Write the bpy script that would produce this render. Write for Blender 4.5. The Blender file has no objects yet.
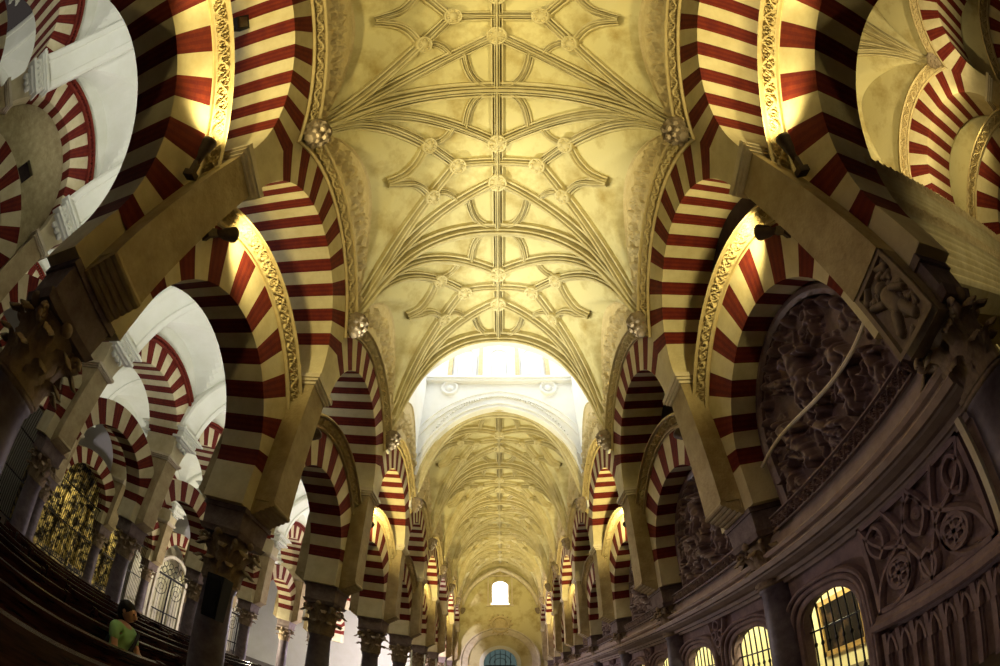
import bpy, math, random
import numpy as np
from math import pi, sin, cos, sqrt, radians as R
from mathutils import Vector, Matrix

S = bpy.context.scene
COL = S.collection
rng = np.random.default_rng(7)

# ------------------------------------------------------------------ camera, world, exposure
cd = bpy.data.cameras.new('camera')
cam = bpy.data.objects.new('camera', cd); COL.objects.link(cam); S.camera = cam
cd.type = 'PANO'; cd.sensor_fit = 'HORIZONTAL'; cd.sensor_width = 36.0; cd.sensor_height = 24.0
cd.clip_start = 0.02; cd.clip_end = 300
for tgt in (cd, getattr(cd, "cycles", None)):
    try:
        tgt.panorama_type = 'FISHEYE_EQUISOLID'; tgt.fisheye_lens = 15.012; tgt.fisheye_fov = R(200)
    except Exception:
        pass
cam.location = (0.054, 0, 1.6)
cam.rotation_euler = (Matrix.Rotation(R(90 + 49.76), 3, 'X') @ Matrix.Rotation(R(-0.17), 3, 'Z')).to_euler()
w = bpy.data.worlds.new('world'); S.world = w; w.use_nodes = True
w.node_tree.nodes['Background'].inputs[0].default_value = (0.75, 0.62, 0.55, 1)
w.node_tree.nodes['Background'].inputs[1].default_value = 0.016
S.view_settings.view_transform = 'Standard'; S.view_settings.look = 'None'
S.view_settings.exposure = 1.5; S.view_settings.gamma = 1.0
S.view_settings.use_curve_mapping = False
S.cycles.use_denoising = True
S.cycles.max_bounces = 6; S.cycles.diffuse_bounces = 3
S.cycles.sample_clamp_indirect = 6.0

WARM = (1.0, 0.80, 0.40); AMBER = (1.0, 0.80, 0.32); WHITE = (1.0, 0.97, 0.86); DAY = (0.93, 0.97, 1.0)
def spot(loc, to, power, color=WARM, size=120, blend=0.6, rad=0.06):
    l = bpy.data.lights.new('spot_beam', 'SPOT'); l.energy = power; l.color = color
    l.spot_size = R(size); l.spot_blend = blend; l.shadow_soft_size = rad
    o = bpy.data.objects.new('spot_beam', l); COL.objects.link(o); o.location = loc
    o.rotation_euler = (Vector(to) - Vector(loc)).to_track_quat('-Z', 'Y').to_euler(); return o
def point(loc, power, color=WHITE, rad=0.1):
    l = bpy.data.lights.new('unseen_point', 'POINT'); l.energy = power; l.color = color; l.shadow_soft_size = rad
    o = bpy.data.objects.new('unseen_point', l); COL.objects.link(o); o.location = loc; return o

# layout of the building -------------------------------------------------------------------
B = 4.0; Y0 = 1.17                       # bay length; y of the first pier in front of the camera
XR = 3.87; XA = 11.07; XB = 18.27        # arcade rows either side of the nave
ZS, ZV, HW = 7.96, 12.35, 3.05            # vault springing, ridge, half width
def py(k): return Y0 + B * k
def by(k): return Y0 + B * k + B / 2     # middle of the bay from pier k to pier k+1

# main lamps and added fill spots -------------------------------------------------------------------------------
P_SPOT, P_VAULT, P_AISLE, P_SKY = 62, 245, 98, 2.4
LAMPS = [(-1, 1), (0, -1)] + [(k, 1) for k in range(0, 8)]          # (pier, side of the pier)
LIT = {(-1, 1), (0, -1), (0, 1), (2, 1), (4, 1), (6, 1)}             # the others are switched off
for (k, d) in LAMPS:
    for sx in (-1, 1):
            if (k, d) not in LIT: continue
            y = py(k) + d * 0.58
            spot((sx * 3.0, y, 5.62), (sx * 3.3, y + d * 1.9, 7.7), P_SPOT * (3 if k > 1 else 1.15), AMBER, 125, .8)
for k in range(-1, 8):                    # added warm spots without fixtures, washing the opposite side of the vault
    for sx in (-1, 1):
        spot((sx * 3.0, py(k), 6.32), (-sx * 1.2, py(k), 11.5), P_VAULT * (1.7 if sx < 0 else .75) * (.62 if k < 0 else .85 if k < 1 else 1.25 if k < 3 else .5), (1, .84, .40) if k < 1 else (1, .95, .68), 72, .8)
for k in range(0, 4):                     # added rosy spots without fixtures, brightening the choir wall and its reliefs
    spot((-3.0, py(k) - .1, 5.95), (3.9, py(k) + 1.6, 2.7), 36, (1, .76, .84), 48, 1.0)
for k in range(-2, 7):                    # added white spots in mid-air, brightening the plaster vaults of the left aisles
    spot((-7.5, by(k), 5.4), (-7.5, by(k), 10), P_AISLE, WHITE, 150, .8)
    spot((-14.7, by(k), 5.0), (-14.7, by(k), 10), P_AISLE * .8, WHITE, 150, .8)

point((-7.4, 26, 2.6), 800, (1, .86, .95), .3); point((-12.5, 20.0, 2.0), 200, (1, .88, .6), .2)  # added points without fixtures, brightening the far left aisle

# ------------------------------------------------------------------ materials
def mat(name, c1, c2=None, scale=3.0, rough=0.85, bump=0.0, bscale=20.0, contrast=(0.35, 0.65), metal=0.0, stretch=(1, 1, 1), spec=0.25):
    m = bpy.data.materials.new(name); m.use_nodes = True
    nt = m.node_tree; b = nt.nodes['Principled BSDF']
    b.inputs['Roughness'].default_value = rough; b.inputs['Metallic'].default_value = metal
    b.inputs['Specular IOR Level'].default_value = spec
    b.inputs['Base Color'].default_value = (*c1, 1)
    tc = nt.nodes.new('ShaderNodeTexCoord'); mp = nt.nodes.new('ShaderNodeMapping')
    mp.inputs['Scale'].default_value = stretch
    nt.links.new(tc.outputs['Object'], mp.inputs['Vector'])
    if c2:
        n = nt.nodes.new('ShaderNodeTexNoise'); n.inputs['Scale'].default_value = scale; n.inputs['Detail'].default_value = 6
        n.inputs['Roughness'].default_value = 0.65
        r = nt.nodes.new('ShaderNodeValToRGB')
        r.color_ramp.elements[0].position, r.color_ramp.elements[1].position = contrast
        r.color_ramp.elements[0].color = (*c1, 1); r.color_ramp.elements[1].color = (*c2, 1)
        nt.links.new(mp.outputs[0], n.inputs['Vector']); nt.links.new(n.outputs['Fac'], r.inputs[0])
        nt.links.new(r.outputs[0], b.inputs['Base Color'])
    if bump:
        n2 = nt.nodes.new('ShaderNodeTexNoise'); n2.inputs['Scale'].default_value = bscale; n2.inputs['Detail'].default_value = 5
        bp = nt.nodes.new('ShaderNodeBump'); bp.inputs['Strength'].default_value = bump; bp.inputs['Distance'].default_value = 0.03
        nt.links.new(mp.outputs[0], n2.inputs['Vector']); nt.links.new(n2.outputs['Fac'], bp.inputs['Height'])
        nt.links.new(bp.outputs[0], b.inputs['Normal'])
    return m
def emit(name, c, s):
    m = bpy.data.materials.new(name); m.use_nodes = True; nt = m.node_tree; nt.nodes.clear()
    e = nt.nodes.new('ShaderNodeEmission'); o = nt.nodes.new('ShaderNodeOutputMaterial')
    e.inputs[0].default_value = (*c, 1); e.inputs[1].default_value = s
    nt.links.new(e.outputs[0], o.inputs[0]); return m
m_cream = mat('cream_voussoir_stone', (.70, .63, .42), (.58, .50, .30), 2.5, .85, .15)
m_red = mat('red_brick', (.145, .0165, .0085), (.10, .009, .0095), 6, .85, .2, 40)
m_red2 = mat('red_brick_pale', (.18, .0235, .010), (.125, .0145, .0095), 6, .85, .2, 40)
m_pier = mat('tan_pier_stone', (.50, .41, .24), (.27, .20, .095), 1.7, .9, .5, 14, (.32, .68))
m_cap = mat('pale_cap_stone', (.74, .67, .52), (.6, .52, .37), 4, .85, .15)
m_web = mat('vault_web_plaster', (.66, .60, .34), (.36, .26, .08), 1.1, .9, .25, 9, (.47, .76))
m_rib = mat('vault_rib_stone', (.68, .61, .38), (.55, .47, .25), 3, .85, .15)
m_carve = mat('carved_cream_stone', (.66, .56, .33), (.55, .44, .24), 6, .8, .1)
m_carved = mat('weathered_carved_stone', (.30, .24, .17), (.2, .15, .1), 6, .8, .1)
m_white = mat('white_plaster', (.82, .83, .75), (.76, .77, .67), 1.2, .9, .05)
m_lantern = mat('lantern_white_plaster', (.86, .86, .84), (.80, .80, .78), 1.2, .9, .05)
m_marble = mat('grey_violet_marble', (.17, .14, .16), (.09, .07, .085), 5, .5, .05)
m_cap_dark = mat('capital_stone', (.34, .26, .17), (.20, .14, .09), 7, .85, .3)
m_impost = mat('grey_impost_stone', (.24, .19, .18), (.15, .11, .10), 6, .85, .3)
m_choir = mat('choir_wall_stone', (.30, .21, .20), (.19, .125, .125), 4, .75, .2)
m_choirl = mat('pale_choir_cornice_stone', (.40, .31, .26), (.29, .215, .18), 4, .6, .1)
m_relief = mat('dark_carved_relief_stone', (.26, .18, .165), (.15, .095, .09), 5, .42, .1, spec=.6)
m_backing = mat('dark_stone_and_hole_shade', (.06, .04, .04), (.035, .022, .025), 4, .8, .1)  # backing wall stone, also painted shade in the infill hole
m_rubble = mat('rubble_masonry', (.50, .43, .25), (.36, .30, .16), 6, .95, .8, 16)
m_wood = mat('dark_pew_wood', (.055, .019, .014), (.02, .008, .007), 3, .25, .05, stretch=(8, 1, 8), spec=.5)
m_floor = mat('dark_floor_stone', (.10, .075, .06), (.06, .042, .035), 2, .45)
m_iron = mat('black_wrought_iron', (.012, .011, .012), None, rough=.5, metal=.4)
m_lamp = mat('bronze_lamp_housing', (.10, .07, .05), (.06, .04, .03), 9, .5, metal=.3)
m_black = mat('black_speaker_plastic', (.012, .012, .014), None, rough=.6)
m_gold = mat('gilded_wood_painted_glints', (.015, .01, .006), (.75, .58, .2), 2.6, .4, .6, 14, (.46, .62))  # yellow glints and the dark between them are painted into the colour
m_frame = mat('painting_gilt_frame', (.45, .30, .10), (.3, .18, .06), 9, .5, metal=.3)
m_canvas = mat('dark_oil_canvas', (.012, .009, .008), (.12, .07, .04), 2.5, .95, contrast=(.52, .8), spec=.05)
m_chapel = mat('lit_chapel_plaster', (.75, .70, .42), (.7, .62, .36), 2, .9)
m_door = mat('white_painted_door', (.70, .66, .55), (.6, .56, .45), 3, .6)
m_skin = mat('skin', (.55, .30, .21), None, rough=.6); m_hair = mat('dark_hair', (.012, .009, .008), None, rough=.6)
m_shirt = mat('green_tshirt_cotton', (.30, .52, .22), (.26, .46, .19), 8, .9)
m_trouser = mat('dark_trousers', (.06, .02, .02), None, rough=.9)
m_sky = emit('daylight_emission', DAY, P_SKY)  # glow of the panel added above the lantern bay
m_pane = emit('bright_window_glass', (1, .99, .95), 6.0)
m_door_glass = emit('dim_door_glass', (.25, .36, .33), .10)

# ------------------------------------------------------------------ mesh helpers
class MB:
    def __init__(s): s.v, s.f, s.m, s.n = [], [], [], 0
    def add(s, P, F, mi=0):
        P = np.asarray(P, float).reshape(-1, 3)
        for j, f in enumerate(F):
            s.f.append([i + s.n for i in f]); s.m.append(mi if np.isscalar(mi) else mi[j])
        s.v.append(P); s.n += len(P); return s
    def grid(s, P, mi=0, cu=False, cv=False):
        P = np.asarray(P, float); a, b = P.shape[:2]; F = []; mm = []
        for i in range(a if cu else a - 1):
            for j in range(b if cv else b - 1):
                i2, j2 = (i + 1) % a, (j + 1) % b
                F.append((i * b + j, i2 * b + j, i2 * b + j2, i * b + j2))
                mm.append(mi if np.isscalar(mi) else mi[i][j])
        return s.add(P, F, mm)
    def box(s, lo, hi, mi=0):
        (a, b, c), (d, e, f) = lo, hi
        P = [(a, b, c), (d, b, c), (d, e, c), (a, e, c), (a, b, f), (d, b, f), (d, e, f), (a, e, f)]
        return s.add(P, [(0, 3, 2, 1), (4, 5, 6, 7), (0, 1, 5, 4), (1, 2, 6, 5), (2, 3, 7, 6), (3, 0, 4, 7)], mi)
    def frustum(s, c, half0, half1, z0, z1, mi=0):
        x, y = c; P = []
        for (hx, hy), z in ((half0, z0), (half1, z1)):
            P += [(x - hx, y - hy, z), (x + hx, y - hy, z), (x + hx, y + hy, z), (x - hx, y + hy, z)]
        return s.add(P, [(0, 3, 2, 1), (4, 5, 6, 7), (0, 1, 5, 4), (1, 2, 6, 5), (2, 3, 7, 6), (3, 0, 4, 7)], mi)
    def lathe(s, prof, c=(0, 0, 0), n=24, mi=0, M=None):
        a = np.linspace(0, 2 * pi, n, endpoint=False)
        P = np.array([[(r * cos(t), r * sin(t), z) for t in a] for r, z in prof])
        if M is not None: P = (P.reshape(-1, 3) @ np.array(M).T).reshape(P.shape)
        P = P + np.array(c)
        s.grid(P, mi, cv=True)
        for i in (0, len(prof) - 1):
            if prof[i][0] > 1e-4:
                base = s.n; s.add(P[i], [tuple(range(n))], mi)
        return s
    def sweep(s, path, nor, prof, mi=0, closed=False, cap=True, closed_prof=False):
        path = np.asarray(path, float); nor = np.asarray(nor, float)
        if nor.ndim == 1: nor = np.tile(nor, (len(path), 1))
        if closed: t = np.roll(path, -1, 0) - np.roll(path, 1, 0)
        else: t = np.gradient(path, axis=0)
        t /= np.linalg.norm(t, axis=1, keepdims=True) + 1e-9
        nor = nor - (nor * t).sum(1, keepdims=True) * t; nor /= np.linalg.norm(nor, axis=1, keepdims=True) + 1e-9
        sd = np.cross(t, nor)
        P = np.stack([path + a * sd + b * nor for a, b in prof], 1)
        s.grid(P, mi, cu=closed, cv=closed_prof)
        if cap and not closed and closed_prof:
            k = len(prof)
            for i in (0, -1): s.add(P[i], [tuple(range(k))], mi)
        return s
    def tube(s, path, r, n=8, mi=0, closed=False):
        path = np.asarray(path, float)
        t = path[-1] - path[0]; ref = np.array([0, 0, 1.0]) if abs(t[2]) < .9 * np.linalg.norm(t) + 1e-9 else np.array([1.0, 0, 0])
        if closed: ref = np.cross(path[1] - path[0], path[len(path) // 3] - path[0])
        prof = [(r * cos(a), r * sin(a)) for a in np.linspace(0, 2 * pi, n, endpoint=False)]
        return s.sweep(path, ref, prof, mi, closed, True, True)
    def ball(s, c, r, mi=0, n=10, m=7, sc=(1, 1, 1)):
        th = np.linspace(0, pi, m); ph = np.linspace(0, 2 * pi, n, endpoint=False)
        P = np.array([[(c[0] + r * sc[0] * sin(a) * cos(b), c[1] + r * sc[1] * sin(a) * sin(b), c[2] + r * sc[2] * cos(a)) for b in ph] for a in th])
        return s.grid(P, mi, cv=True)
    def mesh(s, name, mats, smooth=False):
        me = bpy.data.meshes.new(name)
        V = np.concatenate(s.v) if s.v else np.zeros((0, 3))
        me.from_pydata(V.tolist(), [], s.f)
        for m in (mats if isinstance(mats, (list, tuple)) else [mats]): me.materials.append(m)
        me.polygons.foreach_set('material_index', np.array(s.m, dtype=np.int32))
        me.polygons.foreach_set('use_smooth', np.full(len(s.f), smooth))
        me.update(); return me
CACHE = {}
def shared(key, fn):
    if key not in CACHE: CACHE[key] = fn()
    return CACHE[key]
def part(name, me, parent=None, loc=None, rz=None):
    o = bpy.data.objects.new(name, me); COL.objects.link(o)
    if parent is not None: o.parent = parent
    if loc is not None: o.location = loc
    if rz is not None: o.rotation_euler = (0, 0, rz)
    return o
def tag(o, label, cat, group=None):
    o['label'] = label; o['category'] = cat
    if group: o['group'] = group
    return o
def thing(name, label, cat, loc=(0, 0, 0), rz=0, group=None):
    o = bpy.data.objects.new(name, None); COL.objects.link(o); o.empty_display_size = .1
    o.location = loc; o.rotation_euler = (0, 0, rz); return tag(o, label, cat, group)
def struct(name, me, loc=None, rz=None):
    o = part(name, me, None, loc, rz); o['kind'] = 'structure'; return o
def sroot(name, loc=(0, 0, 0), rz=0):
    o = bpy.data.objects.new(name, None); COL.objects.link(o); o.empty_display_size = .1
    o.location = loc; o.rotation_euler = (0, 0, rz); o['kind'] = 'structure'; return o
ORD = ['nearest', 'second', 'third', 'fourth', 'fifth', 'sixth', 'seventh', 'eighth', 'ninth', 'tenth', 'eleventh', 'twelfth']

def fbm(X, Y, seed=0, f=1.0, octv=4):
    r = np.random.default_rng(seed); out = np.zeros_like(X); a = 1.0
    for o in range(octv):
        for _ in range(4):
            t = r.uniform(0, 2 * pi); p = r.uniform(0, 2 * pi); out += a * np.sin((X * cos(t) + Y * sin(t)) * f * r.uniform(.7, 1.4) + p) / 4
        f *= 2.1; a *= .55
    return out
def capsules(X, Y, caps):
    H = np.zeros_like(X)
    for (x1, y1, r1, x2, y2, r2, h) in caps:
        dx, dy = x2 - x1, y2 - y1; L = dx * dx + dy * dy + 1e-9
        t = np.clip(((X - x1) * dx + (Y - y1) * dy) / L, 0, 1)
        d = np.hypot(X - x1 - t * dx, Y - y1 - t * dy); r = r1 + (r2 - r1) * t
        q = np.clip(1 - (d / r) ** 2, 0, None)
        H = np.maximum(H, h * np.sqrt(q))
    return H
def scroll(U, V, pitch):
    """running vine: a wave stem, a spiral leaf in every bend; U along, V across in -1..1; 0..1"""
    ph = U / pitch * pi
    stem = np.clip(1 - np.abs(V - .62 * np.sin(ph)) / .26, 0, 1)
    k = np.round((ph / pi) - .5); uc = (k + .5) * pitch; sg = np.where(np.mod(k, 2) == 0, 1.0, -1.0)
    du = (U - uc) / (pitch * .5); dv = (V + sg * .18) / .75
    r = np.hypot(du, dv); a = np.arctan2(dv, du * sg)
    sp = np.clip(1.1 - np.abs(np.mod(r * 2.1 - a / (2 * pi), 1.0) - .5) * 3.2, 0, 1) * (r < .95)
    return np.maximum(np.sqrt(stem), sp)

# ------------------------------------------------------------------ arches
def ring(mb, zc, rin, rout, x0, x1, edges, mats, clip=2.0, sub=3):
    """edges: angles of the voussoir joints; mats: material index per voussoir (tuple = alternating bricks)"""
    for (a0, a1), m in zip(zip(edges[:-1], edges[1:]), mats):
        n = 6 if isinstance(m, tuple) else 5
        A = np.linspace(a0, a1, n + 1)
        ro = [min(rout, clip / max(1e-6, abs(cos(a)))) for a in A]
        I = np.array([(rin * cos(a), zc + rin * sin(a)) for a in A]); O = np.array([(r * cos(a), zc + r * sin(a)) for a, r in zip(A, ro)])
        def X(P, x): return np.c_[np.full(len(P), x), P]
        P = np.stack([X(I, x0), X(I, x1), X(O, x1), X(O, x0)], 1)
        mi = [[(m[i % 2] if isinstance(m, tuple) else m)] * 4 for i in range(n)]
        mb.grid(P, mi, cv=True)
    return mb
def alt(n, first_red=True): return [((1, 2) if (i % 2 == 0) == first_red else 0) for i in range(n)]
ZL, RL, RLO = 4.05, 1.48, 2.2        # horseshoe arch
ZU, RU, RUO = 6.22, 1.72, 2.4        # upper arch
def lower_ring():
    mb = MB(); n = 17
    ring(mb, ZL, RL, RLO, -.39, .39, np.linspace(R(4), R(176), n + 1), alt(n))
    for s in (-1, 1):                  # stilted stone springers down to the imposts
        z1 = ZL + RL * sin(R(4)); a, b = RL * cos(R(4)) * s, 2.0 * s
        mb.box((-.39, min(a, b), 3.5), (.39, max(a, b), z1))
        mb.add([(-.39, a, z1), (.39, a, z1), (.39, b, z1), (-.39, b, z1), (.39, b, ZL + 2 * math.tan(R(4)))], [(0, 1, 2, 3)], 0)
    return mb.mesh('voussoir_ring', [m_cream, m_red, m_red2])
def upper_ring():
    mb = MB(); n = 17; a0 = R(23)
    ring(mb, ZU, RU, RUO, -.8, .8, np.linspace(a0, pi - a0, n + 1), alt(n))
    for s in (-1, 1):
        A = np.linspace(0, a0, 7); I = [(RU * cos(a) * s, ZU + RU * sin(a)) for a in A]
        top = 2.0 * math.tan(a0) + ZU
        P = np.array([[(-.8, y, z), (.8, y, z), (.8, 2 * s, z if i < 6 else top), (-.8, 2 * s, z if i < 6 else top)] for i, (y, z) in enumerate(I)])
        mb.grid(P, 0, cv=True)
        mb.box((-.8, min(RU * s, 2 * s), ZU - .02), (.8, max(RU * s, 2 * s), ZU + .01))
    return mb.mesh('voussoir_ring', [m_cream, m_red, m_red2])
def spandrel(top, clip=2.0):
    mb = MB(); A = np.linspace(R(5), R(175), 60)
    rows = []
    for a in A:
        r = min(RUO, clip / abs(cos(a)) if abs(cos(a)) > 1e-6 else 9); y, z = r * cos(a), ZU + r * sin(a)
        z = min(z, top)
        rows.append([(-.78, y, z), (.78, y, z), (.78, y, top), (-.78, y, top)])
    mb.grid(np.array(rows), 0, cv=True); return mb
def archivolt(zc, r0, r1, xb, x0, x1, depth, yclip, pitch=.17, n=620):
    """moulding band on a slope (out and up), a carved field between two rolls"""
    A = np.linspace(0.02, pi - .02, n); W = np.linspace(0, 1, 19); mb = MB()
    prof = np.interp(W, [0, .05, .13, .15, .17, .83, .85, .87, .95, 1], [.3, 1, 1, .6, 0, 0, .6, 1, 1, .3])
    mid = (r0 + r1) / 2
    U = A[:, None] * mid * np.ones_like(W)[None]; V = ((W - .5) / .32)[None] * np.ones_like(A)[:, None]
    H = depth * np.maximum(prof[None], scroll(U, V, pitch) * (np.abs(V) < 1.02) * .95)
    L = math.hypot(r1 - r0, x1 - x0); nx, nr = (r1 - r0) / L, -(x1 - x0) / L
    x = x0 + (x1 - x0) * W[None] + nx * (H - depth); rr = r0 + (r1 - r0) * W[None] + nr * (H - depth)
    P = np.stack([x, rr * np.cos(A)[:, None], zc + rr * np.sin(A)[:, None]], -1)
    P = np.concatenate([np.stack([np.full(n, xb), r0 * np.cos(A), zc + r0 * np.sin(A)], -1)[:, None], P,
                        np.stack([np.full(n, xb), r1 * np.cos(A), zc + r1 * np.sin(A)], -1)[:, None]], 1)
    keep = np.abs(P[:, :, 1]).min(1) < yclip
    P = P[keep]; P[:, :, 1] = np.clip(P[:, :, 1], -yclip, yclip)
    mb.grid(P, 0); return mb
def dentil_ring():
    mb = MB(); A = np.linspace(R(14), R(166), 60)
    def q(a0, a1, r0, r1, x0, x1, mi):
        P = []
        for x in (x0, x1):
            for a, r in ((a0, r0), (a1, r0), (a1, r1), (a0, r1)): P.append((x, np.clip(r * cos(a), -2, 2), ZU + r * sin(a)))
        mb.add(P, [(0, 3, 2, 1), (4, 5, 6, 7), (0, 1, 5, 4), (1, 2, 6, 5), (2, 3, 7, 6), (3, 0, 4, 7)], mi)
    for a0, a1 in zip(A[:-1], A[1:]):
        if 2.5 * abs(cos((a0 + a1) / 2)) > 1.66: continue
        q(a0, a1, 2.4, 2.46, .8, .92, 0); q(a0, a1, 2.54, 2.62, .8, .92, 0)
        q(a0, a0 + (a1 - a0) * .55, 2.46, 2.54, .8, .89, 1)
    return mb.mesh('dentil_moulding', [m_red2, m_red])

def h_arch(x, k, rz, row, cat_lab, molding=None):
    t = thing('horseshoe_arch', cat_lab, 'arch', (x, by(k), 0), rz, 'lower striped arches of the ' + row)
    part('voussoir_ring', shared('lr', lower_ring), t)
    if molding:
        part('carved_archivolt', shared('arv' + molding, lambda: archivolt(ZL, 2.2, 2.46, .38, .44, .60, .09, 1.74).mesh('carved_archivolt', m_carve)), t)
    return t
def u_arch(x, k, rz, row, lab, molding, white=False, top=10.6):
    t = thing('upper_arch', lab, 'arch', (x, by(k), 0), rz, 'upper striped arches of the ' + row)
    part('voussoir_ring', shared('ur', upper_ring), t)
    part('spandrel', shared('sp%s%g' % (white, top), lambda: spandrel(top).mesh('spandrel', m_white if white else m_web)), t)
    if molding == 'carved':
        part('wall_rib', shared('form', lambda: archivolt(ZU, 2.4, 2.68, .78, .84, 1.0, .085, 2.0, .19).mesh('wall_rib', m_carve)), t)
    elif molding == 'dentil':
        part('dentil_moulding', shared('dent', dentil_ring), t)
    return t

# columns and pilasters ---------------------------------------------------------------------
def capital_mesh():
    mb = MB(); z0 = 2.28
    mb.lathe([(.25, z0), (.29, z0 + .02), (.29, z0 + .05), (.26, z0 + .07), (.235, z0 + .3), (.25, z0 + .58), (.31, z0 + .75)], n=28)
    return mb.mesh('bell', m_cap_dark, True)
def leaf_tier(n, r, z, h, out, off, wd=.11):
    mb = MB()
    for i in range(n):
        a = off + 2 * pi * i / n; rows = []
        for q in np.linspace(0, 1, 8):
            rad = r + .02 + out * max(0, q - .45) ** 1.6 * 2.2; zz = z + h * (q if q < .82 else .82 - (q - .82) * 1.2)
            w_ = wd * (1 - .55 * q ** 2) * (1 + .25 * sin(q * 18)) ; row = []
            for s in np.linspace(-1, 1, 7):
                bulge = .035 * (1 - s * s) + .012 * cos(s * 9)
                rr = rad + bulge; tt = s * w_
                row.append((rr * cos(a) - tt * sin(a), rr * sin(a) + tt * cos(a), zz))
            rows.append(row)
        P = np.array(rows); mb.grid(P, 0)
        mb.grid(P - np.array([.02 * cos(a), .02 * sin(a), 0]), 0)
    return mb
def volutes_mesh():
    mb = MB()
    for i in range(4):
        a = pi / 4 + i * pi / 2; u = np.array([cos(a), sin(a), 0])
        T = np.linspace(0, 3.6 * pi, 40); path = []
        for q in T:
            rr = .105 * (1 - q / (3.9 * pi)) ; c = u * .42 + np.array([0, 0, 2.93])
            path.append(c + u * rr * cos(q + pi / 2) * 1.0 + np.array([0, 0, rr * sin(q + pi / 2)]))
        s = np.array([u * .27 + (0, 0, 2.62), u * .3 + (0, 0, 2.8), u * .35 + (0, 0, 2.95)])
        mb.tube(np.concatenate([s + np.array([0, 0, 0]), path[3:]]), .032, 7)
    for i in range(4):
        a = i * pi / 2
        mb.ball((.36 * cos(a), .36 * sin(a), 3.03), .07, n=9)
    return mb.mesh('volute', m_cap_dark, True)
def impost_mesh():
    mb = MB()
    mb.frustum((0, 0), (.36, .36), (.40, .40), 3.03, 3.11); mb.frustum((0, 0), (.36, .36), (.38, .38), 3.11, 3.42); mb.frustum((0, 0), (.41, .41), (.41, .41), 3.42, 3.5)
    return mb.mesh('impost_block', m_impost)
def shaft_mesh():
    mb = MB(); mb.lathe([(.28, .30), (.28, .34), (.262, .38), (.27, 1.0), (.262, 1.7), (.245, 2.2), (.27, 2.23), (.27, 2.28)], n=32)
    return mb.mesh('shaft', m_marble, True)
def base_mesh():
    mb = MB(); mb.box((-.38, -.38, 0), (.38, .38, .12)); mb.lathe([(.37, .12), (.39, .16), (.37, .2), (.31, .22), (.30, .25), (.33, .27), (.33, .3), (.28, .31)], n=28)
    return mb.mesh('base', m_impost)
def column(x, k, lab, group, rz=0):
    t = thing('column', lab, 'column', (x, py(k), 0), rz, group)
    part('base', shared('cb', base_mesh), t); part('shaft', shared('cs', shaft_mesh), t)
    c = part('capital', shared('cc', capital_mesh), t)
    part('leaf_tier', shared('l1', lambda: leaf_tier(8, .25, 2.34, .36, .24, 0, .115).mesh('leaf_tier', m_cap_dark, True)), c)
    part('leaf_tier', shared('l2', lambda: leaf_tier(8, .25, 2.5, .48, .30, pi / 8, .12).mesh('leaf_tier', m_cap_dark, True)), c)
    part('volute', shared('vo', volutes_mesh), c)
    part('impost_block', shared('im', impost_mesh), t); return t
def pil_mesh():
    mb = MB(); mb.box((-.75, -.28, 3.72), (.75, .28, 6.02)); return mb.mesh('shaft', m_pier)
def pil_cap():
    mb = MB()
    for z0, z1, e in ((6.02, 6.07, .03), (6.07, 6.12, .07), (6.12, 6.21, .10)): mb.box((-.75 - e, -.28 - e, z0), (.75 + e, .28 + e, z1))
    return mb.mesh('cap', m_cap)
def modillion():
    mb = MB()                                            # rolls stepping out under the overhanging shaft, both faces
    for s in (1, -1):
        prof = []
        for i in range(5):
            xc, zc = .44 + i * .07, 3.52 + i * .045
            mb.lathe([(.052, -.28), (.052, .28)], (s * xc, 0, zc), 10, 0, Matrix.Rotation(pi / 2, 3, 'X'))
        mb.add([(s * .4, -.26, 3.5), (s * .74, -.26, 3.72), (s * .4, -.26, 3.72), (s * .4, .26, 3.5), (s * .74, .26, 3.72), (s * .4, .26, 3.72)],
               [(0, 1, 2), (3, 5, 4), (0, 3, 4, 1), (1, 4, 5, 2), (0, 2, 5, 3)])
    mb.box((-.42, -.28, 3.5), (.42, .28, 3.73))
    return mb.mesh('roll_corbel', m_pier)
def pilaster(x, k, lab, group, rz=0, plain=False):
    t = thing('pilaster', lab, 'pilaster', (x, py(k), 0), rz, group)
    part('shaft', shared('ps', pil_mesh), t); part('cap', shared('pc', pil_cap), t)
    if not plain: part('roll_corbel', shared('pm', modillion), t)
    return t
def corbel_mesh():
    mb = MB(); M = None
    mb.lathe([(.02, -.30), (.07, -.27), (.12, -.16), (.17, -.06), (.2, 0), (.215, .02), (.215, .07), (.19, .09), (.19, .12)], n=8)
    for i in range(8):
        a = i * pi / 4 + .3; mb.ball((.15 * cos(a), .15 * sin(a), -.06), .055, n=7, m=5); mb.ball((.1 * cos(a + .4), .1 * sin(a + .4), -.17), .045, n=7, m=5)
    return mb.mesh('carved_corbel', m_carved)
def lamp_thing(loc, to, lab):
    t = thing('spotlight', lab, 'spotlight', loc, 0, 'spotlights on the nave pilasters')
    d = (Vector(to) - Vector(loc)); t.rotation_euler = d.to_track_quat('Z', 'Y').to_euler()
    def hou():
        mb = MB(); mb.lathe([(.02, -.30), (.045, -.29), (.05, -.2), (.075, -.14), (.095, -.02), (.105, 0), (.105, .035), (.09, .035), (.085, .0)], n=18)
        return mb.mesh('housing', m_lamp, True)
    def brk():
        mb = MB(); mb.box((-.03, -.05, -.42), (.03, .05, -.28)); mb.box((-.075, -.075, -.48), (.075, .075, -.41)); return mb.mesh('bracket', m_lamp)
    part('housing', shared('lh', hou), t); part('bracket', shared('lb', brk), t); return t

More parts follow.
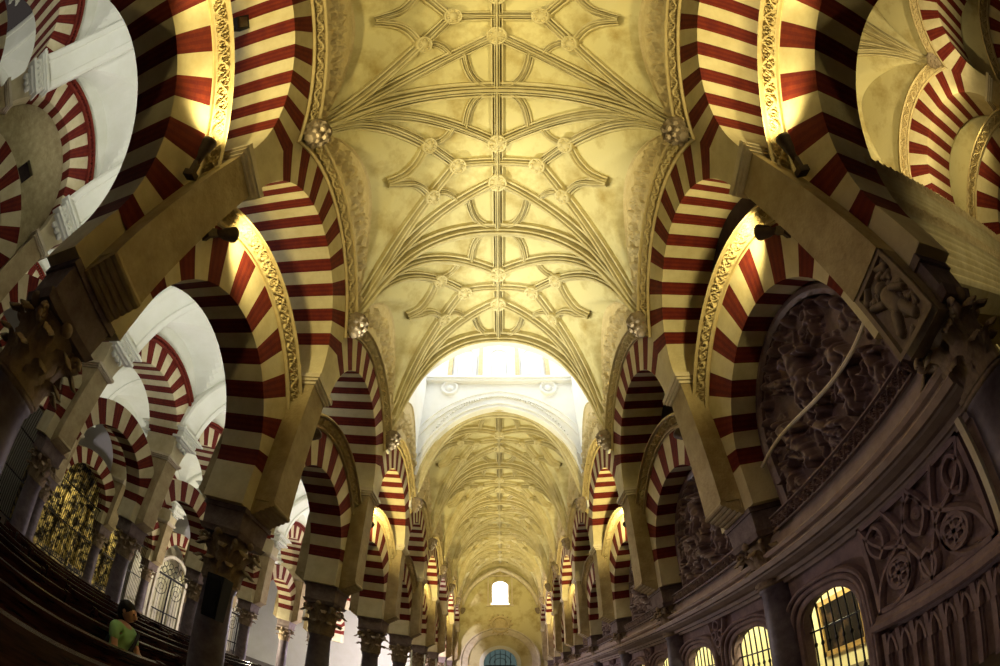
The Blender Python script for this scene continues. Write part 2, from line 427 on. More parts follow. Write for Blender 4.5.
# ------------------------------------------------------------------ gothic net vault
NP = 2.25
def zbar(x):
    u = np.clip(np.abs(x) / HW, 0, 1); return ZS + (ZV - ZS) * (1 - u ** NP) ** (1 / NP)
def hl(dy): return ZS + 2.75 * np.clip(1 - np.abs(dy / 2) ** 1.8, 0, 1) ** .75
def zs(x, dy):
    d = np.clip(HW - np.abs(x), 0, .9)
    zc = ZS + (2.75 + .5 * d) * np.clip(1 - np.abs(dy / 2) ** 1.8, 0, 1) ** .75
    return np.maximum(zbar(x), zc)
def web_mesh(mt):
    th = np.linspace(-pi / 2, pi / 2, 61); x = HW * np.sign(th) * np.abs(np.sin(th)) ** (2 / NP)
    dy = np.linspace(-2, 2, 37); X, Y = np.meshgrid(x, dy, indexing='ij')
    mb = MB(); mb.grid(np.stack([X, Y, zs(X, Y)], -1)); return mb.mesh('web', mt, True)
def vpath(pts, n=24, start_pow=1.0):
    """curve through plan points (x, dy) laid on the vault, with its inward normals"""
    pts = np.array(pts, float)
    t = np.linspace(0, 1, n) ** start_pow; seg = np.linspace(0, 1, len(pts))
    if len(pts) == 2: q = pts[0] + (pts[1] - pts[0]) * t[:, None]
    else:                                                  # Bezier of the control points
        m = len(pts) - 1; q = sum(math.comb(m, i) * ((1 - t) ** (m - i) * t ** i)[:, None] * pts[i] for i in range(m + 1))
    x, y = q[:, 0], q[:, 1]; e = .03
    z = zs(x, y)
    gx = (zs(np.clip(x + e, -HW, HW), y) - zs(np.clip(x - e, -HW, HW), y)) / (2 * e); gx = np.clip(gx, -6, 6)
    gy = (zs(x, y + e) - zs(x, y - e)) / (2 * e); gy = np.clip(gy, -2, 2)
    nrm = np.stack([gx, gy * .3, -np.ones_like(x)], -1); nrm /= np.linalg.norm(nrm, axis=1, keepdims=True)
    return np.stack([x, y, z], -1), nrm
def ribprof(w=.13, d=.2):
    d = d * 1.6; w = w * 1.22
    h = [(-1, -.25), (-1, .45), (-.74, .5), (-.68, .12), (-.52, .12), (-.47, .8), (-.32, .86), (-.28, .5), (-.21, .5), (-.17, 1.0)]
    return [(a * w, b * d) for a, b in h] + [(0, 1.08 * d)] + [(-a * w, b * d) for a, b in reversed(h)]
def rib_mesh(pts, wdt=.13, dep=.2, sp=1.0, n=24, mt=None):
    P, N = vpath(pts, n, sp); mb = MB()
    if sp > 1: P = P - N * (.24 * np.exp(-np.linspace(0, 1, n) * 4.5))[:, None]      # the ribs merge into the corner at their foot
    mb.sweep(P, N, ribprof(wdt, dep), 0, cap=False); return mb.mesh('rib', mt or m_rib)
def boss_mesh(r=.2):
    r = r * 1.2
    mb = MB(); mb.lathe([(r * .8, .1), (r, .02), (r * 1.05, -.06), (r, -.12), (r * .86, -.13), (r * .82, -.1), (r * .5, -.1), (r * .45, -.14), (.01, -.16)], n=20)
    for i in range(7):
        a = i * 2 * pi / 7; mb.ball((r * .62 * cos(a), r * .62 * sin(a), -.11), r * .2, n=7, m=5)
    return mb.mesh('boss', m_rib, True)
RIBS = [('ridge_rib', [(0, -2), (0, 2)], .12, .2, 1)]
for sx in (-1, 1):
    for sy in (-1, 1):
        RIBS += [('diagonal_rib', [(sx * 3.03, sy * 1.96), (0, sy * .55)], .12, .2, 2.2),
                 ('diagonal_rib', [(sx * 3.04, sy * 1.93), (sx * 1.8, sy * .7)], .11, .19, 2.2),
                 ('star_rib', [(sx * 1.8, sy * .7), (sx * 1.1, 0)], .11, .18, 1),
                 ('curved_rib', [(sx * 1.8, sy * .7), (sx * 1.98, sy * .36), (sx * 2.1, sy * .1), (sx * 2.62, sy * .02)], .09, .16, 1),
                 ('curved_rib', [(sx * 1.8, sy * .7), (sx * 1.45, sy * .62), (sx * 1.25, sy * .8), (sx * 1.1, sy * 1.08)], .075, .11, 1),
                 ('curved_rib', [(sx * .82, sy * .98), (sx * .75, sy * 1.5), (sx * .62, sy * 1.95), (sx * .02, sy * 1.93)], .085, .13, 1)]
    RIBS += [('star_rib', [(sx * 1.1, 0), (0, 0)], .1, .17, 1)]
BOSS = [(0, .55, .2), (0, -.55, .2)] + [(sx * 1.8, sy * .7, .17) for sx in (-1, 1) for sy in (-1, 1)] + [(1.1, 0, .18), (-1.1, 0, .18)]
def lunette_mesh(mt):
    n, m = 200, 44; dy = np.linspace(-1.99, 1.99, n); z0 = ZU + np.sqrt(np.clip(2.64 ** 2 - dy ** 2, 0, None)); z1 = np.maximum(hl(dy) + .04, z0 + .01)
    T = np.linspace(0, 1, m)
    Y = np.repeat(dy[:, None], m, 1); Z = z0[:, None] + (z1 - z0)[:, None] * T[None]
    caps = []; r = np.random.default_rng(3)
    for s in (-1, 1):
        for q in np.linspace(.06, .92, 8):
            y = s * 1.9 * q; zz = ZU + sqrt(2.64 ** 2 - y * y); c = (zz + float(hl(np.array(y)))) / 2 + r.uniform(-.1, .1)
            for _ in range(6):
                a = r.uniform(0, 2 * pi); l = r.uniform(.08, .26); caps.append((y + r.uniform(-.12, .12), c + r.uniform(-.5, .5) * (1 - q), .055, y + l * cos(a), c + l * sin(a), .03, r.uniform(.05, .13)))
            caps.append((y, c, .1, y, c + .08, .07, .16))
    H = capsules(Y, Z, caps)
    edge = np.minimum(T, 1 - T)[None] * (z1 - z0)[:, None]
    H = H * np.clip(edge / .08, 0, 1) + .05 * ((edge > .02) & (edge < .07))
    H = np.minimum(H, (z1 - z0)[:, None] * .4)
    P = np.stack([HW - .02 - H, Y, Z], -1); mb = MB(); mb.grid(P); return mb.mesh('lunette_relief', mt)
def vault_bay(name, loc, rz=0, mw=None, lun=(1, -1), mr=None):
    c = sroot(name, loc, rz)
    part('web', shared('web' + (mw or m_web).name, lambda: web_mesh(mw or m_web)), c)
    for i, (nm, pts, w_, d_, sp) in enumerate(RIBS):
        part(nm, shared('rib%d' % i, lambda: rib_mesh(pts, w_, d_, sp)), c)
    for (x, y, r) in BOSS:
        P, N = vpath([(x, y), (x + .01, y)], 2)
        o = part('boss', shared('boss%g' % r, lambda: boss_mesh(r)), c)
        o.location = P[0] + N[0] * .17; o.rotation_euler = Vector(-N[0]).to_track_quat('Z', 'Y').to_euler()
    for s in lun:
        o = part('lunette_relief', shared('lun', lambda: lunette_mesh(m_carve)), c)
        if s < 0: o.rotation_euler = (0, 0, pi)
    return c
def transverse_mesh():
    x = HW * .995; n = 60; th = np.linspace(-pi / 2 * .985, pi / 2 * .985, n); X = HW * np.sign(th) * np.abs(np.sin(th)) ** (2 / NP)
    X = np.clip(X, -3.04, 3.04); e = .02; Z = zbar(X); gx = np.clip((zbar(X + e) - zbar(X - e)) / (2 * e), -8, 8)
    N = np.stack([gx, 0 * X, -np.ones(n)], -1); mb = MB(); Nn = N / np.linalg.norm(N, axis=1, keepdims=True); s_ = np.minimum(np.arange(n), n - 1 - np.arange(n)) / n
    mb.sweep(np.stack([X, 0 * X, Z], -1) - Nn * (.3 * np.exp(-s_ * 14))[:, None], N, ribprof(.17, .25), 0, cap=False); return mb.mesh('transverse_rib', m_rib)

for k in list(range(-1, 2)) + list(range(3, 8)):
    c = vault_bay('ceiling', (0, by(k), 0))
    part('transverse_rib', shared('trv', transverse_mesh), c, (0, -2, 0))
    if k == 7: part('transverse_rib', shared('trv', transverse_mesh), c, (0, 1.9, 0))
    if k == 1: part('transverse_rib', shared('trv', transverse_mesh), c, (0, 1.95, 0))
for k in range(-2, 1):
    vault_bay('ceiling', (7.47, by(k), 0), 0, lun=()).scale = (.92, 1, 1)

# ------------------------------------------------------------------ white groin vaults of the left aisles
AH, AZ = 2.84, 7.3
def groin_mesh(mt):
    th = np.linspace(-pi / 2, pi / 2, 41); x = AH * np.sin(th); dy = 2 * np.sin(np.linspace(-pi / 2, pi / 2, 33))
    X, Y = np.meshgrid(x, dy, indexing='ij'); u, v = np.abs(X / AH), np.abs(Y / 2)
    Z = AZ + np.maximum(2.75 * np.sqrt(np.clip(1 - u * u, 0, 1)), (2.15 + .55 * (1 - u)) * np.sqrt(np.clip(1 - v * v, 0, 1)))
    mb = MB(); mb.grid(np.stack([X, Y, Z], -1)); return mb.mesh('groin_web', mt)
def band_mesh(mt):
    th = np.linspace(0, pi, 49); P = np.stack([-AH * np.cos(th), 0 * th, AZ + 2.75 * np.sin(th)], -1); N = np.stack([np.cos(th), 0 * th, -np.sin(th)], -1)
    N[:, 2] = np.minimum(N[:, 2], -1e-4)
    mb = MB(); mb.sweep(P, N, [(-.52, -.1), (-.52, .14), (-.46, .2), (-.3, .2), (-.27, .15), (.27, .15), (.3, .2), (.46, .2), (.52, .14), (.52, -.1)], 0, cap=False); return mb.mesh('transverse_band', mt)
def console_mesh(mt):
    mb = MB(); z = AZ + .02
    for h, e in ((.06, .2), (.06, .26), (.05, .17), (.2, .1), (.08, .16), (.07, .03), (.14, -.1)):
        mb.box((-.08, -.33 - e, z - h), (.22 + e, .33 + e, z)); z -= h
    for s in (-1, 0, 1): mb.ball((.14, s * .17, z + .02), .085, n=8)
    for i in range(5): mb.ball((.33, -.36 + i * .18, AZ - .26), .06, n=7, m=5)
    return mb.mesh('console', mt)
def aisle(xc, ks, mt, nm):
    for k in ks:
        c = sroot('ceiling', (xc, by(k), 0)); part('groin_web', shared('gw' + mt.name, lambda: groin_mesh(mt)), c)
        part('transverse_band', shared('tb' + mt.name, lambda: band_mesh(mt)), c, (0, -2, 0))
    for k in ks:
        for s, side in ((-1, 'far'), (1, 'near')):
            o = part('console', shared('con' + mt.name, lambda: console_mesh(mt)), None, (xc + s * AH, py(k), 0), 0 if s < 0 else pi)
            tag(o, 'white console under the %s foot of the %s white band, %s' % (side, ORD[k + 2], nm), 'console', 'consoles of the white vaults')
aisle(-7.47, range(-2, 7), m_white, 'first left aisle')
aisle(-14.67, range(-2, 7), m_white, 'second left aisle')

# ------------------------------------------------------------------ arcades
def b_ord(k): return ORD[k + 1]
for sx, side in ((-1, 'left'), (1, 'right')):
    rz = 0 if sx < 0 else pi; row = 'nave %s arcade' % side
    for k in range(-1, 9):
        o = b_ord(k)
        column(sx * XR, k, 'violet-grey marble column with leafy capital, %s in the %s' % (o, row), 'columns of the ' + row, rz)
        pilaster(sx * XR, k, 'tan stone pilaster above the %s column of the %s' % (o, row), 'pilasters of the ' + row, rz, plain=(sx > 0 and k == 0))
        c = part('vault_corbel', shared('corb', corbel_mesh), None, (sx * 2.9, py(k), 7.98)); c.scale = (1.2, 1.2, 1.25)
        tag(c, 'carved rib corbel above the %s column of the %s' % (o, row), 'corbel', 'vault corbels of the nave')
        for d in (-1, 1):
            if (k, d) not in LAMPS: continue
            y = py(k) + d * .62
            lamp_thing((sx * 3.27, y, 5.62), (sx * 3.12, y + d * .42, 6.25), 'bronze spotlight on the %s side of the %s pilaster, %s' % ('near' if d < 0 else 'far', o, row))
    for k in range(-1, 8):
        o = b_ord(k); top = 10.3
        h_arch(sx * XR, k, rz, row, 'red and cream horseshoe arch with carved moulding, %s bay of the %s' % (o, row), 'c')
        u_arch(sx * XR, k, rz, row, 'red and cream upper arch under the vault, %s bay of the %s' % (o, row), 'carved', white=(sx < 0), top=10.9 if k != 2 else 9.7)
for k in range(-2, 7):
    o = ORD[k + 2]; row = 'second arcade on the left'
    h_arch(-XA, k, 0, row, 'red and cream lower arch, %s bay of the %s' % (o, row))
    u_arch(-XA, k, 0, row, 'red and cream upper arch with toothed moulding, %s bay, %s' % (o, row), 'dentil', True, 9.9)
    if k > -2:
        column(-XA, k, 'violet-grey marble column, %s in the %s' % (ORD[k + 1], row), 'columns of the ' + row)
        pilaster(-XA, k, 'tan stone pilaster above the %s column of the %s' % (ORD[k + 1], row), 'pilasters of the ' + row)
for k in range(-2, 7):
    o = ORD[k + 2]; row = 'third arcade on the left'
    h_arch(-XB, k, 0, row, 'red and cream lower arch, %s bay of the %s' % (o, row))
    u_arch(-XB, k, 0, row, 'red and cream upper arch, %s bay of the %s' % (o, row), 'dentil', True, 9.9)
    if k > -2:
        column(-XB, k, 'violet-grey marble column, %s in the %s' % (ORD[k + 1], row), 'columns of the ' + row)
        pilaster(-XB, k, 'tan stone pilaster above the %s column of the %s' % (ORD[k + 1], row), 'pilasters of the ' + row)
for k in (-2, -1, 0):
    o = ORD[k + 2]; row = 'arcade across the right aisle'
    u_arch(XA, k, pi, row, 'upper striped arch beyond the right aisle, %s bay from the picture edge' % o, 'carved', False, 10.9)
    h_arch(XA, k, pi, row, 'orange and cream lower arch beyond the right aisle, %s bay from the picture edge' % o, 'c')
    if k > -2: pilaster(XA, k, 'tan stone pilaster beyond the right aisle, %s from the picture edge' % ORD[k + 1], 'pilasters beyond the right aisle', pi)
    c = part('vault_corbel', shared('corb', corbel_mesh), None, (10.1, py(k), 7.98)); tag(c, 'carved corbel beyond the right aisle above the %s pilaster' % ORD[k + 2], 'corbel', 'corbels beyond the right aisle')
for k in range(-1, 1): spot((8.6, py(k) - .6, 5.6), (7.6, py(k) - .6, 10), 120, WARM, 150)  # added spots without fixtures, here and below, brightening the right aisle
spot((9.75, -2.3, 6.4), (10.3, -.6, 7.7), 45, AMBER, 130); spot((6.5, -1.2, 5.6), (7.8, -1.0, 10), 140, WARM, 150); spot((7.0, -3.2, 3.2), (8.0, .9, 4.6), 70, WARM, 90)

# rubble infill with a square hole in the second left arcade, near the camera
def infill():
    mb = MB(); ys = np.linspace(-1.7, 1.7, 41)
    for a, b in zip(ys[:-1], ys[1:]):
        za, zb = [ZU + sqrt(max(0, 1.72 ** 2 - q * q)) for q in (a, b)]; m_ = (a + b) / 2
        segs = [(4.0, 6.3), (6.75, None)] if -.1 < m_ < .35 else [(4.0, None)]
        for lo, hi in segs:
            mb.add([(.3, a, lo), (.3, b, lo), (.3, b, hi or zb), (.3, a, hi or za)], [(0, 1, 2, 3)])
            mb.add([(.1, a, lo), (.1, b, lo), (.1, b, hi or zb), (.1, a, hi or za)], [(0, 1, 2, 3)])
    for z in (6.3, 6.75): mb.add([(.3, -.1, z), (.1, -.1, z), (.1, .35, z), (.3, .35, z)], [(0, 1, 2, 3)])
    for y in (-.1, .35): mb.add([(.3, y, 6.3), (.1, y, 6.3), (.1, y, 6.75), (.3, y, 6.75)], [(0, 1, 2, 3)])
    mb.add([(.1, -.1, 6.3), (.1, .35, 6.3), (.1, .35, 6.75), (.1, -.1, 6.75)], [(0, 1, 2, 3)], 1)  # dark sheet closing the hole, stands in for its shade
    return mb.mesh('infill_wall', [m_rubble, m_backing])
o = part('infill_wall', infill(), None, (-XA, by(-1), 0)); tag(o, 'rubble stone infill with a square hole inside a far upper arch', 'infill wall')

# ------------------------------------------------------------------ lantern bay (white, daylit)
def zend(x):
    x = np.abs(x); pt = ZS + np.sqrt(np.clip(4.22 ** 2 - (x + 1.17) ** 2, 0, None)); return .55 * zbar(x) + .45 * pt - .02
def arch_wall(top, mt, nm, thick=.3):
    mb = MB(); x = np.concatenate([[-HW - 1], HW * np.sin(np.linspace(-pi / 2, pi / 2, 61)) * .985, [HW + 1]])
    z = zend(np.clip(x, -3.0, 3.0)); z[0] = z[-1] = z[1] = z[-2] = 7.7
    P = np.stack([np.stack([x, 0 * x, z], -1), np.stack([x, 0 * x, 0 * x + top], -1), np.stack([x, 0 * x + thick, 0 * x + top], -1), np.stack([x, 0 * x + thick, z], -1)], 1)
    mb.grid(P, 0, cv=True); return mb.mesh(nm, mt)
YA, YB = py(2), py(3)
wf = struct('wall_front', arch_wall(17.2, m_lantern, 'wall_front', .25), (0, YA + .1, 0))
wb = struct('wall_back', arch_wall(17.2, m_lantern, 'wall_back', .3), (0, YB - .3, 0))
def arch_mould(off, w_, d_, mt, nm):
    x = 3.0 * np.sin(np.linspace(-pi / 2, pi / 2, 81)); z = zend(x)
    nx = np.gradient(z); tx = np.gradient(x); L = np.hypot(nx, tx); X = x - nx / L * off; Z = z + tx / L * off
    mb = MB(); P = np.stack([X, 0 * X, Z], -1); mb.sweep(P, (0, -1, 0), [(-w_, 0), (-w_, d_), (-w_ * .6, d_), (-w_ * .5, d_ * .4), (w_ * .5, d_ * .4), (w_ * .6, d_), (w_, d_), (w_, 0)], 0, cap=False); return mb.mesh(nm, mt)
part('arch_moulding', arch_mould(.12, .12, .1, m_lantern, 'arch_moulding'), wb); part('arch_moulding', arch_mould(.75, .14, .08, m_lantern, 'arch_moulding'), wb)
def dents():
    mb = MB(); x = np.linspace(-2.9, 2.9, 60); z = zend(x)
    for a, c in zip(x, z): mb.box((a - .025, -.09, c + .58), (a + .025, 0, c + .66))
    return mb.mesh('dentil_course', m_lantern)
part('dentil_course', dents(), wb)
mb = MB()
mb.box((-3.1, -.22, 13.5), (3.1, 0, 13.62)); mb.box((-3.1, -.3, 13.62), (3.1, 0, 13.72))
part('cornice', mb.mesh('cornice', m_lantern), wb)
for x in (-2.1, -.8, .8, 2.1):
    mb = MB(); mb.box((x - .09, -.12, 13.72), (x + .09, 0, 16.3)); mb.box((x - .13, -.15, 16.3), (x + .13, 0, 16.5)); part('pilaster_strip', mb.mesh('pilaster_strip', m_carve), wb)
for x in (-1.45, 0, 1.45):
    mb = MB(); 
    for a in np.linspace(0, pi, 13): pass
    A = np.linspace(0, pi, 17); P = np.concatenate([[(x + .42, 0, 13.9)], np.stack([x + .42 * np.cos(A), 0 * A, 15.2 + .42 * np.sin(A)], -1), [(x - .42, 0, 13.9)]])
    mb.sweep(P, (0, -1, 0), [(-.05, 0), (-.05, .09), (.05, .09), (.05, 0)]); mb.box((x - .3, -.05, 14.0), (x + .3, -.02, 15.1)); part('niche', mb.mesh('niche', m_lantern), wb)
for s in (-1, 1):
    mb = MB(); mb.lathe([(.02, .12), (.14, .1), (.16, .04), (.26, .04), (.27, .12), (.36, .12), (.38, 0)], (s * 2.05, 0, 13.2), 24, 0, Matrix.Rotation(pi / 2, 3, 'X')); part('medallion', mb.mesh('medallion', m_lantern, True), wb)
for s, sd in ((-1, 'left'), (1, 'right')):
    mb = MB(); mb.box((min(s * 3.05, s * 3.3), YA, 9.9), (max(s * 3.05, s * 3.3), YB, 17.2)); wl = struct('wall_%s_lantern' % sd, mb.mesh('lantern_side', m_lantern))
    o = part('lunette_relief', shared('lunw', lambda: lunette_mesh(m_carve)), wl, (0, by(2), 0))
    if s < 0: o.rotation_euler = (0, 0, pi)
mb = MB(); mb.add([(-3.1, YA, 17.2), (3.1, YA, 17.2), (3.1, YB, 17.2), (-3.1, YB, 17.2)], [(0, 1, 2, 3)]); sk = struct('daylight_panel', mb.mesh('daylight_sheet', m_sky))  # unseen glowing sheet added overhead as the bay's daylight
mb = MB()
for x in np.linspace(-3.05, 3.05, 7): mb.box((x - .04, YA, 17.05), (x + .04, YB, 17.18))
for y in np.linspace(YA + .05, YB - .05, 5): mb.box((-3.1, y - .04, 17.06), (3.1, y + .04, 17.17))
part('window_frame', mb.mesh('window_frame', m_lantern), sk)  # bars added across the unseen glowing sheet

# ------------------------------------------------------------------ far end wall
YE = py(8) + .1
mb = MB(); mb.box((-5, YE, 0), (5, YE + .4, 12.4)); we = struct('wall_end', mb.mesh('wall_end', m_web))
def archpath(hw, z0, zsp, n=25): 
    A = np.linspace(0, pi, n); return np.concatenate([[(hw, 0, z0)], np.stack([hw * np.cos(A), 0 * A, zsp + hw * np.sin(A)], -1), [(-hw, 0, z0)]])
def fill(path, y, mt, nm):
    mb = MB(); P = np.array(path) + np.array([0, y, 0]); mb.add(P, [tuple(range(len(P)))]); return mb.mesh(nm, mt)
win = sroot('window_2', (0, YE, 0))
wp = np.array([(.72, 0, 8.55)] + [(.72 * cos(a), 0, 10.1 + .55 * sin(a)) for a in np.linspace(0, pi, 17)] + [(-.72, 0, 8.55)])
part('window_pane', fill(wp, -.03, m_pane, 'window_pane'), win)
mb = MB(); mb.sweep(wp, (0, -1, 0), [(-.13, 0), (-.13, .14), (0.02, .1), (.02, 0)]); mb.box((-1.05, -.16, 8.35), (1.05, 0, 8.5)); mb.box((-.98, -.1, 8.5), (-.88, 0, 11)); mb.box((.88, -.1, 8.5), (.98, 0, 11)); mb.box((-1.1, -.16, 11), (1.1, 0, 11.12))
part('window_frame', mb.mesh('window_frame', m_cap), win)
mb = MB(); mb.lathe([(.02, .16), (.35, .15), (.5, .08), (.55, .08), (.6, .2), (.74, .2), (.78, 0)], (0, 0, 0), 24, 0, Matrix.Rotation(pi / 2, 3, 'X'))
for i in range(14): mb.ball((.86 * cos(i * pi / 7), -.06, .86 * sin(i * pi / 7)), .11, n=7, m=5)
mb.box((-.35, -.24, -.3), (.35, -.1, .35))
o = part('medallion', mb.mesh('medallion', m_carve), None, (0, YE, 6.75)); tag(o, 'round carved stone shield between the far window and door', 'medallion')
mb = MB(); mb.sweep(archpath(2.55, 1.5, 3.55, 41), (0, -1, 0), [(-.2, 0), (-.2, .1), (.25, .1), (.3, .2), (.4, .2), (.4, 0)]); o = part('blind_arch', mb.mesh('blind_arch', m_cap), None, (0, YE, 0)); tag(o, 'wide stone blind arch around the far door', 'arch')
x = 2.95 * np.sin(np.linspace(-pi / 2, pi / 2, 61)); z = ZS - .5 + np.sqrt(np.clip(4.22 ** 2 - (np.abs(x) + 1.17) ** 2, 0, None)) * 1.02
mb = MB(); mb.sweep(np.stack([x, 0 * x, z], -1), (0, -1, 0), [(-.16, 0), (-.16, .3), (-.05, .38), (.05, .38), (.16, .3), (.16, 0)]); o = part('pointed_rib', mb.mesh('pointed_rib', m_cap), None, (0, YE - .02, 0)); tag(o, 'pale pointed stone rib framing the far end wall', 'arch')
dr = sroot('door_1', (0, YE, 0))
part('door_glass', fill(archpath(1.2, 0, 3.4), -.04, m_door_glass, 'door_glass'), dr)
mb = MB(); mb.sweep(archpath(1.33, 0, 3.4, 33), (0, -1, 0), [(-.12, 0), (-.12, .16), (.2, .16), (.2, 0)]); part('door_frame', mb.mesh('door_frame', m_white), dr)
mb = MB()
for x in (-.75, -.38, 0, .38, .75): mb.tube([(x, -.07, 0), (x, -.07, 3.4 + .95 * sqrt(1.4 - x * x))], .025, 6)
for r_ in (.45, .8): mb.tube([(r_ * cos(a), -.07, 3.4 + r_ * sin(a)) for a in np.linspace(0, pi, 15)], .025, 6)
mb.box((-1.1, -.09, 3.15), (1.1, -.05, 3.24)); part('door_lattice', mb.mesh('door_lattice', m_iron), dr)

# ------------------------------------------------------------------ choir wall below the right arcade
XW = 3.9; WT = 2.32
OPEN = {k: [(-1.66, -.34), (.34, 1.66)] for k in range(-1, 8)}; OPEN[0] = [(.46, 1.64)]; OPEN[-1] = []
def otop(y, a, b):
    t = abs((y - (a + b) / 2) / ((b - a) / 2)); return 1.27 + .53 * max(0, 1 - t ** 2.6) ** (1 / 2.6)
def opath(a, b, n=33, z0=0.0, e=0.0):
    th = np.linspace(0, pi, n); c, h = (a + b) / 2, (b - a) / 2
    y = c + h * np.sign(np.cos(th)) * np.abs(np.cos(th)) ** (2 / 2.6)
    z = 1.27 + .53 * np.abs(np.sin(th)) ** (2 / 2.6)
    return np.concatenate([[(0, c + h, z0)], np.stack([0 * y, y, z], -1), [(0, c - h, z0)]])
mb = MB()
for k in range(0, 8):
    yc = by(k); ys = sorted(set([-2.0, 2.0] + [round(float(v), 4) for (a, b) in OPEN[k] for v in np.linspace(a, b, 25)]))
    for a, b in zip(ys[:-1], ys[1:]):
        z0 = z1 = 0.0
        for (p, q) in OPEN[k]:
            if a >= p - 1e-3 and b <= q + 1e-3: z0, z1 = otop(a, p, q), otop(b, p, q)
        mb.add([(XW, yc + a, z0), (XW, yc + b, z1), (XW, yc + b, 3.0), (XW, yc + a, 3.0)], [(0, 1, 2, 3)])
    for (p, q) in OPEN[k]:
        P = opath(p, q); mb.grid(np.stack([P + np.array([XW, yc, 0]), P + np.array([XW + .16, yc, 0])], 1))
struct('wall_right', mb.mesh('wall_right', m_choir))
def sweep_y(prof, y0, y1, mt, nm):
    mb = MB(); P = np.array([[(x, y, z) for (x, z) in prof] for y in (y0, y1)]); mb.grid(P)
    for i in (0, 1): mb.add(P[i], [tuple(range(len(prof)))])
    return mb.mesh(nm, mt)
corn = [(3.92, 2.22), (3.82, 2.24), (3.80, 2.30), (3.72, 2.31), (3.70, 2.37), (3.60, 2.39), (3.50, 2.45), (3.49, 2.48), (3.42, 2.49), (3.40, 2.56), (3.43, 2.58), (3.55, 2.61), (3.70, 2.63), (3.72, 2.68), (3.64, 2.71), (3.62, 2.76), (3.66, 2.79), (3.74, 2.80), (3.76, 2.9), (3.8, 3.0), (3.95, 3.0)]
struct('trim_1', sweep_y(corn, 1.25, YE, m_choirl, 'trim_1'))
struct('trim_2', sweep_y([(3.92, .95), (3.78, .96), (3.74, 1.0), (3.74, 1.06), (3.80, 1.09), (3.82, 1.14), (3.92, 1.18)], 1.25, 3.42, m_choir, 'trim_2'))
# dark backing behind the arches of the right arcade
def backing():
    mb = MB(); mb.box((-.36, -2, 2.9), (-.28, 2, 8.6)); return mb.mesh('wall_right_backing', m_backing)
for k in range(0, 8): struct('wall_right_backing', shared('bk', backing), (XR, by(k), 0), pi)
for (a, b, c, d) in ((XW + 2.6, -.4, XW + 2.7, YE),):
    mb = MB(); mb.box((a, 1.4, 0), (c, d, 3)); struct('wall_chapel', mb.mesh('wall_chapel', m_chapel))
    mb = MB(); mb.box((XW + .1, 1.4, 2.3), (c, d, 2.45)); struct('ceiling_chapel', mb.mesh('ceiling_chapel', m_chapel))

def relief_fn(seed):
    r = np.random.default_rng(seed); caps = []
    def fig(x, z, s, lean, h):
        c, n = cos(lean), sin(lean)
        def T(a, b): return (x + s * (a * c - b * n), z + s * (a * n + b * c))
        def cp(a, ra, b, rb, hh): (p, q), (u, v) = T(*a), T(*b); caps.append((p, q, ra * s, u, v, rb * s, hh))
        cp((0, .62), .1, (0, .64), .1, h * 1.05); cp((0, .46), .17, (0, .15), .14, h)
        k1, k2 = r.uniform(-.25, .25), r.uniform(-.25, .25)
        cp((-.08, .1), .12, (-.1 + k1, -.22), .09, h * .95); cp((-.1 + k1, -.22), .08, (-.12 + k1 * .3, -.55), .055, h * .8)
        cp((.08, .1), .12, (.1 + k2, -.22), .09, h * .95); cp((.1 + k2, -.22), .08, (.12 + k2 * .3, -.55), .055, h * .8)
        for q in (-1, 1):
            ex, ez = q * r.uniform(.24, .36), r.uniform(.12, .5); cp((q * .15, .44), .065, (ex, ez), .055, h * .95); cp((ex, ez), .055, (ex + q * r.uniform(-.2, .2), ez + r.uniform(-.05, .28)), .04, h)
        for _ in range(5):
            a = r.uniform(-.25, .25); cp((a, r.uniform(-.1, .3)), .05, (a + r.uniform(-.25, .25), -.45 + r.uniform(-.1, .2)), .04, h * .75)
    for (x, z, s, l, h) in ((0, 4.35, .85, r.uniform(-.2, .2), .26), (-.62, 3.85, .75, .3, .22), (.62, 3.85, .75, -.3, .22), (.0, 3.55, .55, .6, .2), (-1.05, 3.5, .5, .1, .18), (1.05, 3.5, .5, -.1, .18), (-.45, 4.75, .45, .9, .16), (.5, 4.8, .45, -.9, .16)):
        fig(x + r.uniform(-.06, .06), z, s, l, h)
    for i in range(13):                        # cherub heads round the rim
        a = R(12 + i * 13); x, z = 1.22 * cos(a), 4.05 + 1.22 * sin(a); caps.append((x, z, .085, x, z, .085, .16)); 
        for q in (-1, 1): caps.append((x, z, .05, x + q * .13 * sin(a) , z - q * .13 * cos(a) + .03, .02, .1))
    for _ in range(100):
        x, z = r.uniform(-1.4, 1.4), r.uniform(3.1, 5.4); rr = r.uniform(.025, .07); a = r.uniform(0, 2 * pi); l = r.uniform(.02, .18)
        caps.append((x, z, rr, x + l * cos(a), z + l * sin(a), rr * .6, r.uniform(.03, .08)))
    return caps
def relief_mesh(seed):
    n, m = 210, 190; y = np.linspace(-1.47, 1.47, n); mb = MB()
    caps = relief_fn(seed); zt = ZL + np.sqrt(np.clip(1.47 ** 2 - y ** 2, 0, None)); T = np.linspace(0, 1, m)
    Y = np.repeat(y[:, None], m, 1); Z = 3.02 + (zt[:, None] - 3.02) * T[None]
    H = capsules(Y, Z, caps)
    H = H + .012 * np.sin(Y * 41 + 3 * np.sin(Z * 17)) * (H > .03)
    H = H * np.clip((1.46 - np.hypot(Y, np.clip(Z - ZL, 0, None))) / .06, 0, 1)
    mb.grid(np.stack([-.24 + H * 1.5, Y, Z], -1)); return mb.mesh('relief_panel', m_relief, True)
